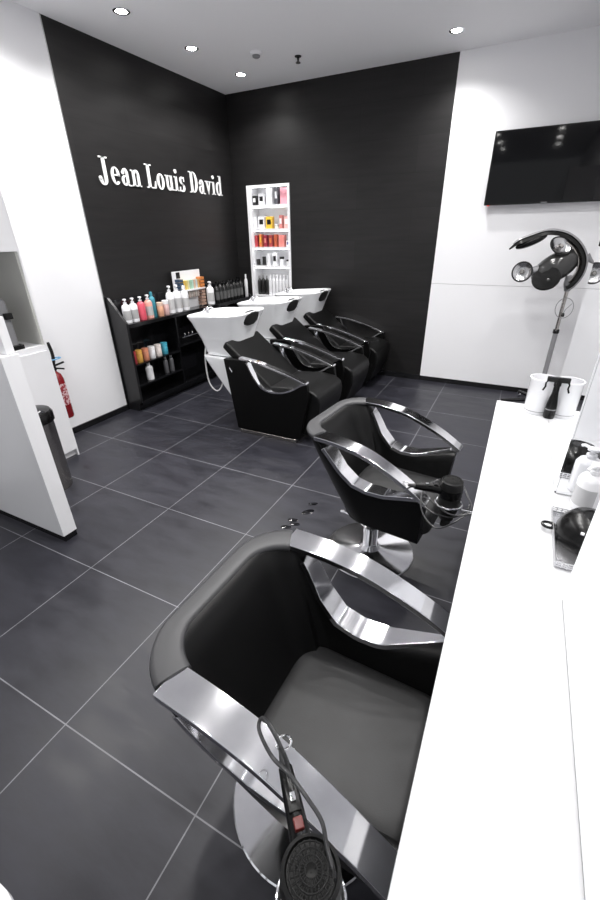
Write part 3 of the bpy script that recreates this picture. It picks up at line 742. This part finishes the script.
lamp((-.135,-.07,1.455), RY(32) @ RX(60) @ Matrix.Diagonal((1.0,.75,1,1)), .088)
MB().tube([(-.31,-.04,1.26),(-.22,-.02,1.27)], [.03,.05], 12).build('lamp_neck', GREYP, ht)
arc = catmull([(-.527,-.06,1.431),(-.467,-.06,1.486),(-.382,-.05,1.524),(-.257,-.04,1.562),(-.127,-.03,1.545),(-.017,-.02,1.478),(.060,-.02,1.372),(.072,-.02,1.258),(.034,-.02,1.160),(-.012,-.02,1.12)], 5)
na = len(arc)
def band(r0, r1, y0, y1, name, mt_, i0=0, i1=None):
    rs = []; A = arc[i0:i1]
    for i, p in enumerate(A):
        q = A[min(i+1, len(A)-1)]; o_ = A[max(i-1, 0)]
        tx, tz = q[0]-o_[0], q[2]-o_[2]; l = math.hypot(tx, tz); nx, nz = -tz/l, tx/l
        k = min(1, .35 + 5.0*(i+i0)/na)
        rs.append([(p[0]+nx*r0*k, p[1]+y0*k, p[2]+nz*r0*k),(p[0]+nx*r1*k, p[1]+y0*k*.7, p[2]+nz*r1*k),(p[0]+nx*r1*k, p[1]+y1*k*.7, p[2]+nz*r1*k),(p[0]+nx*r0*k, p[1]+y1*k, p[2]+nz*r0*k)])
    MB().rings(rs).build(name, mt_, ht, bevel=.003)
band(-.026, .008, -.055, .055, 'arc_arm', PLAST)
band(.008, .022, -.05, .05, 'arc_trim', GREYP, 3)
band(-.05, -.021, -.040, .040, 'inner_liner', STEEL, 22, 42)
pod((-.365,-.055,1.488), .125, .05, .034, RY(-24), 'arc_pod', PLAST)
MB().tube([(.07,-.02,1.385),(.10,-.02,1.35),(.135,-.02,1.325)], [.026,.020,.008], 10).build('tilt_handle', GREYP, ht)
MB().tube([(.012+.068*math.cos(2*PI*k/28), -.03, .96+.085*math.sin(2*PI*k/28)) for k in range(28)], .003, 6, loop=True).tube([(.068*.9,-.03,1.0),(.025,-.03,.95),(.018,-.03,.92)], .003, 6).build('coiled_cable', GREYP, ht)
MB().lathe([(.006,0),(.012,.004),(.009,.03),(.003,.035)], 10, c=(.017,-.03,.885)).build('plug', PLAST, ht)

# ------------------------------------------------------------------ left side : cabinet, partition, bin, extinguisher
cb = empty('tall_cabinet', (-.6, .9, 0), label='white cabinet with open grey lined niche by the left wall', cat='cabinet')
x0 = XL + .006 + .6
MB().box(x0, -.60, .06, -.003, .545, .868).build('carcass', W_LAC, cb, smooth=False)
MB().box(x0, -.60, 0, -.03, .545, .06).build('plinth', W_LAC, cb, smooth=False)
MB().box(x0, .545, .0, .004, .557, 1.86).build('end_panel', W_LAC, cb, smooth=False)
MB().box(x0, -.60, .868, .003, .545, .90).build('counter_slab', W_LAC, cb, smooth=False)
MB().box(x0, -.60, .90, x0+.02, .545, 1.50).build('niche_back', mat('grey_lining', (.50,.50,.475), .5), cb, smooth=False)
MB().box(x0+.02, .530, .90, -.004, .545, 1.50).build('niche_side', bpy.data.materials['grey_lining'], cb, smooth=False)
MB().box(x0, -.60, 1.50, -.003, .545, 1.86).build('upper_cupboard', W_LAC, cb, smooth=False)
for y0, y1 in ((-.59,-.05),(-.045,.541)):
    MB().box(-.003, y0, .062, .012, y1, .862).build('door', W_LAC, cb, bevel=.0015)
    MB().box(-.003, y0, 1.502, .012, y1, 1.858).build('door', W_LAC, cb, bevel=.0015)
pt = empty('reception_partition', (.29, .675, 0), label='low thick white partition wall with black base at the left edge', cat='partition')
MB().box(-.865, 0, .04, 0, .085, 1.09).build('panel', W_LAC, pt, bevel=.002)
MB().box(-.865, .004, 0, -.004, .081, .04).build('black_base', BLK_LAC, pt, smooth=False)
pp = empty('white_display_stand', (.24, .735, 1.0905), label='white upright box on top of the partition at the left edge', cat='box')
MB().box(-.10, -.02, 0, .035, .022, .17).build('box_body', W_LAC, pp, bevel=.003)
cm_ = empty('drinks_machine', (-.74, 1.27, .90), label='grey drinks machine with black foot inside the cabinet niche', cat='drinks machine')
MB().rings([rrect(-.10,-.11,.10,.035,.03,.03), rrect(-.10,-.11,.10,.035,.03,.30), rrect(-.09,-.10,.09,.025,.03,.325)]).build('body', GREYP, cm_)
MB().box(.02,-.09,.0,.13,.04,.03).build('drip_foot', PLAST, cm_, bevel=.003)
MB().box(.10,-.02,.20,.125,.03,.24).build('spout', PLAST, cm_, bevel=.003)
MB().lathe([(.035,.325),(.04,.335),(.03,.35)], 18, c=(0,-.04,0)).build('lid', CHROME, cm_)
bn = empty('waste_bin', (-.335, 1.05, 0), label='steel waste bin with dark hooded lid behind the white partition', cat='bin')
MB().lathe([(.116,0),(.118,.01),(.120,.49),(.120,.50)], 36).build('body', STEEL, bn)
MB().lathe([(.124,.50),(.130,.505),(.130,.555),(.118,.575),(.06,.585)], 36).build('lid', PLAST, bn)
MB().tube([(.10,-.03,.575),(.12,0,.595),(.10,.03,.575)], .008, 8).build('lid_handle', CHROME, bn)
ex = empty('fire_extinguisher', (XL+.072, 1.655, 0), label='red fire extinguisher with black hose on the white left wall', cat='fire extinguisher')
REDX = mat('extinguisher_red', (.20,.008,.012), .25)
MB().lathe([(.05,.20),(.056,.215),(.056,.53),(.045,.575),(.02,.60),(.018,.615)], 28).build('cylinder', REDX, ex)
MB().lathe([(.0567,.32),(.0569,.322),(.0569,.50),(.0567,.502)], 28, caps=False).build('instruction_label', mat('pale_label', (.62,.45,.46), .4, noise=(60, (.25,.02,.03), .48, .52)), ex)
MB().box(-.02,-.015,.61,.02,.015,.645).tube([(0,0,.645),(.04,.02,.66),(.07,.06,.675)], .008, 8).tube([(0,0,.63),(.05,.02,.628),(.07,.05,.62)], .007, 8).build('valve_handle', PLAST, ex)
MB().tube(catmull([(.0,.0,.63),(-.01,.03,.69),(-.02,.04,.76),(-.03,.035,.83)], 6), [.013]*18+[.009], 8).build('hose', PLAST, ex)
MB().tube([(.0+.03*math.cos(2*PI*k/14), .03+.055*math.sin(2*PI*k/14), .70) for k in range(14)], .005, 6, loop=True).build('blue_strap', mat('blue_strap', (.12,.35,.6), .4), ex)
MB().box(-.072,-.03,.28,-.05,.03,.34).build('wall_bracket', PLAST_M, ex, smooth=False)

# white trolley whose rounded corner enters at the lower left
tl = empty('white_trolley', (1.72, -.528, 0), label='white topped trolley whose corner enters at the lower left', cat='trolley')
MB().rings([rrect(-.20,-.16,.20,.16,.05,.70), rrect(-.20,-.16,.20,.16,.05,.725)]).build('top_tray', W_LAC, tl, bevel=.003)
for sx in (-.17,.17):
    for sy in (-.13,.13):
        MB().tube([(sx,sy,.05),(sx,sy,.70)], .012, 10).build('leg', STEEL, tl)
        MB().lathe([(.02,-.012),(.024,0),(.02,.012)], 14, Matrix.Translation((sx,sy,.026)) @ Matrix.Rotation(PI/2,4,'X')).build('caster', PLAST, tl)
MB().box(-.18,-.14,.30,.18,.14,.32).build('shelf', GREYP, tl, smooth=False)

# wet spots on the floor near the far chair
WET = mat('wet_floor', (.008,.008,.010), .06)
tag(MB().lathe([(0.022,.0002),(0.021,.0012),(.001,.0016)], 14, Matrix.Translation((1.429,1.646,0)) @ Matrix.Rotation(0.6,4,'Z') @ Matrix.Diagonal((1.5,.8,1,1))).build('water_drop', WET), 'uppermost water spot on the floor tile left of the far styling chair', 'water spot', 'water spots on the floor')
tag(MB().lathe([(0.030,.0002),(0.028,.0012),(.001,.0016)], 14, Matrix.Translation((1.437,1.552,0)) @ Matrix.Rotation(0.9,4,'Z') @ Matrix.Diagonal((1.5,.8,1,1))).build('water_drop', WET), 'large upper water spot on the floor tile left of the far styling chair', 'water spot', 'water spots on the floor')
tag(MB().lathe([(0.022,.0002),(0.021,.0012),(.001,.0016)], 14, Matrix.Translation((1.389,1.437,0)) @ Matrix.Rotation(0.3,4,'Z') @ Matrix.Diagonal((1.5,.8,1,1))).build('water_drop', WET), 'middle right water spot on the floor tile left of the far styling chair', 'water spot', 'water spots on the floor')
tag(MB().lathe([(0.022,.0002),(0.021,.0012),(.001,.0016)], 14, Matrix.Translation((1.418,1.407,0)) @ Matrix.Rotation(0.2,4,'Z') @ Matrix.Diagonal((1.5,.8,1,1))).build('water_drop', WET), 'lower right water spot on the floor tile left of the far styling chair', 'water spot', 'water spots on the floor')
tag(MB().lathe([(0.022,.0002),(0.021,.0012),(.001,.0016)], 14, Matrix.Translation((1.382,1.357,0)) @ Matrix.Rotation(0.4,4,'Z') @ Matrix.Diagonal((1.5,.8,1,1))).build('water_drop', WET), 'lowest left water spot on the floor tile left of the far styling chair', 'water spot', 'water spots on the floor')
# ------------------------------------------------------------------ world and camera
wd = bpy.data.worlds.new('world'); scn.world = wd; wd.use_nodes = True
bg = wd.node_tree.nodes['Background']; bg.inputs[0].default_value = (.95,.97,1,1); bg.inputs[1].default_value = .62
cam = bpy.data.cameras.new('camera'); co = bpy.data.objects.new('camera', cam); C.objects.link(co); scn.camera = co
cam.sensor_fit = 'VERTICAL'; cam.sensor_height = 36; cam.lens = 411.67/900*36; cam.clip_start = .02; cam.clip_end = 100
p_, r_, y_ = .4837, -.0162, -.4731
F = Vector((math.sin(y_)*math.cos(p_), math.cos(y_)*math.cos(p_), -math.sin(p_)))
Rt = Vector((math.cos(y_), -math.sin(y_), 0)); U = Rt.cross(F)
Rv = math.cos(r_)*Rt + math.sin(r_)*U; Uv = -math.sin(r_)*Rt + math.cos(r_)*U
M = Matrix((Rv, Uv, -F)).transposed().to_4x4(); M.translation = Vector((2.3754, -.3791, 1.5767))
co.matrix_world = M
vs = scn.view_settings; vs.view_transform = 'Standard'; vs.look = 'None'; vs.gamma = 1; vs.use_curve_mapping = False; vs.exposure = 0.22
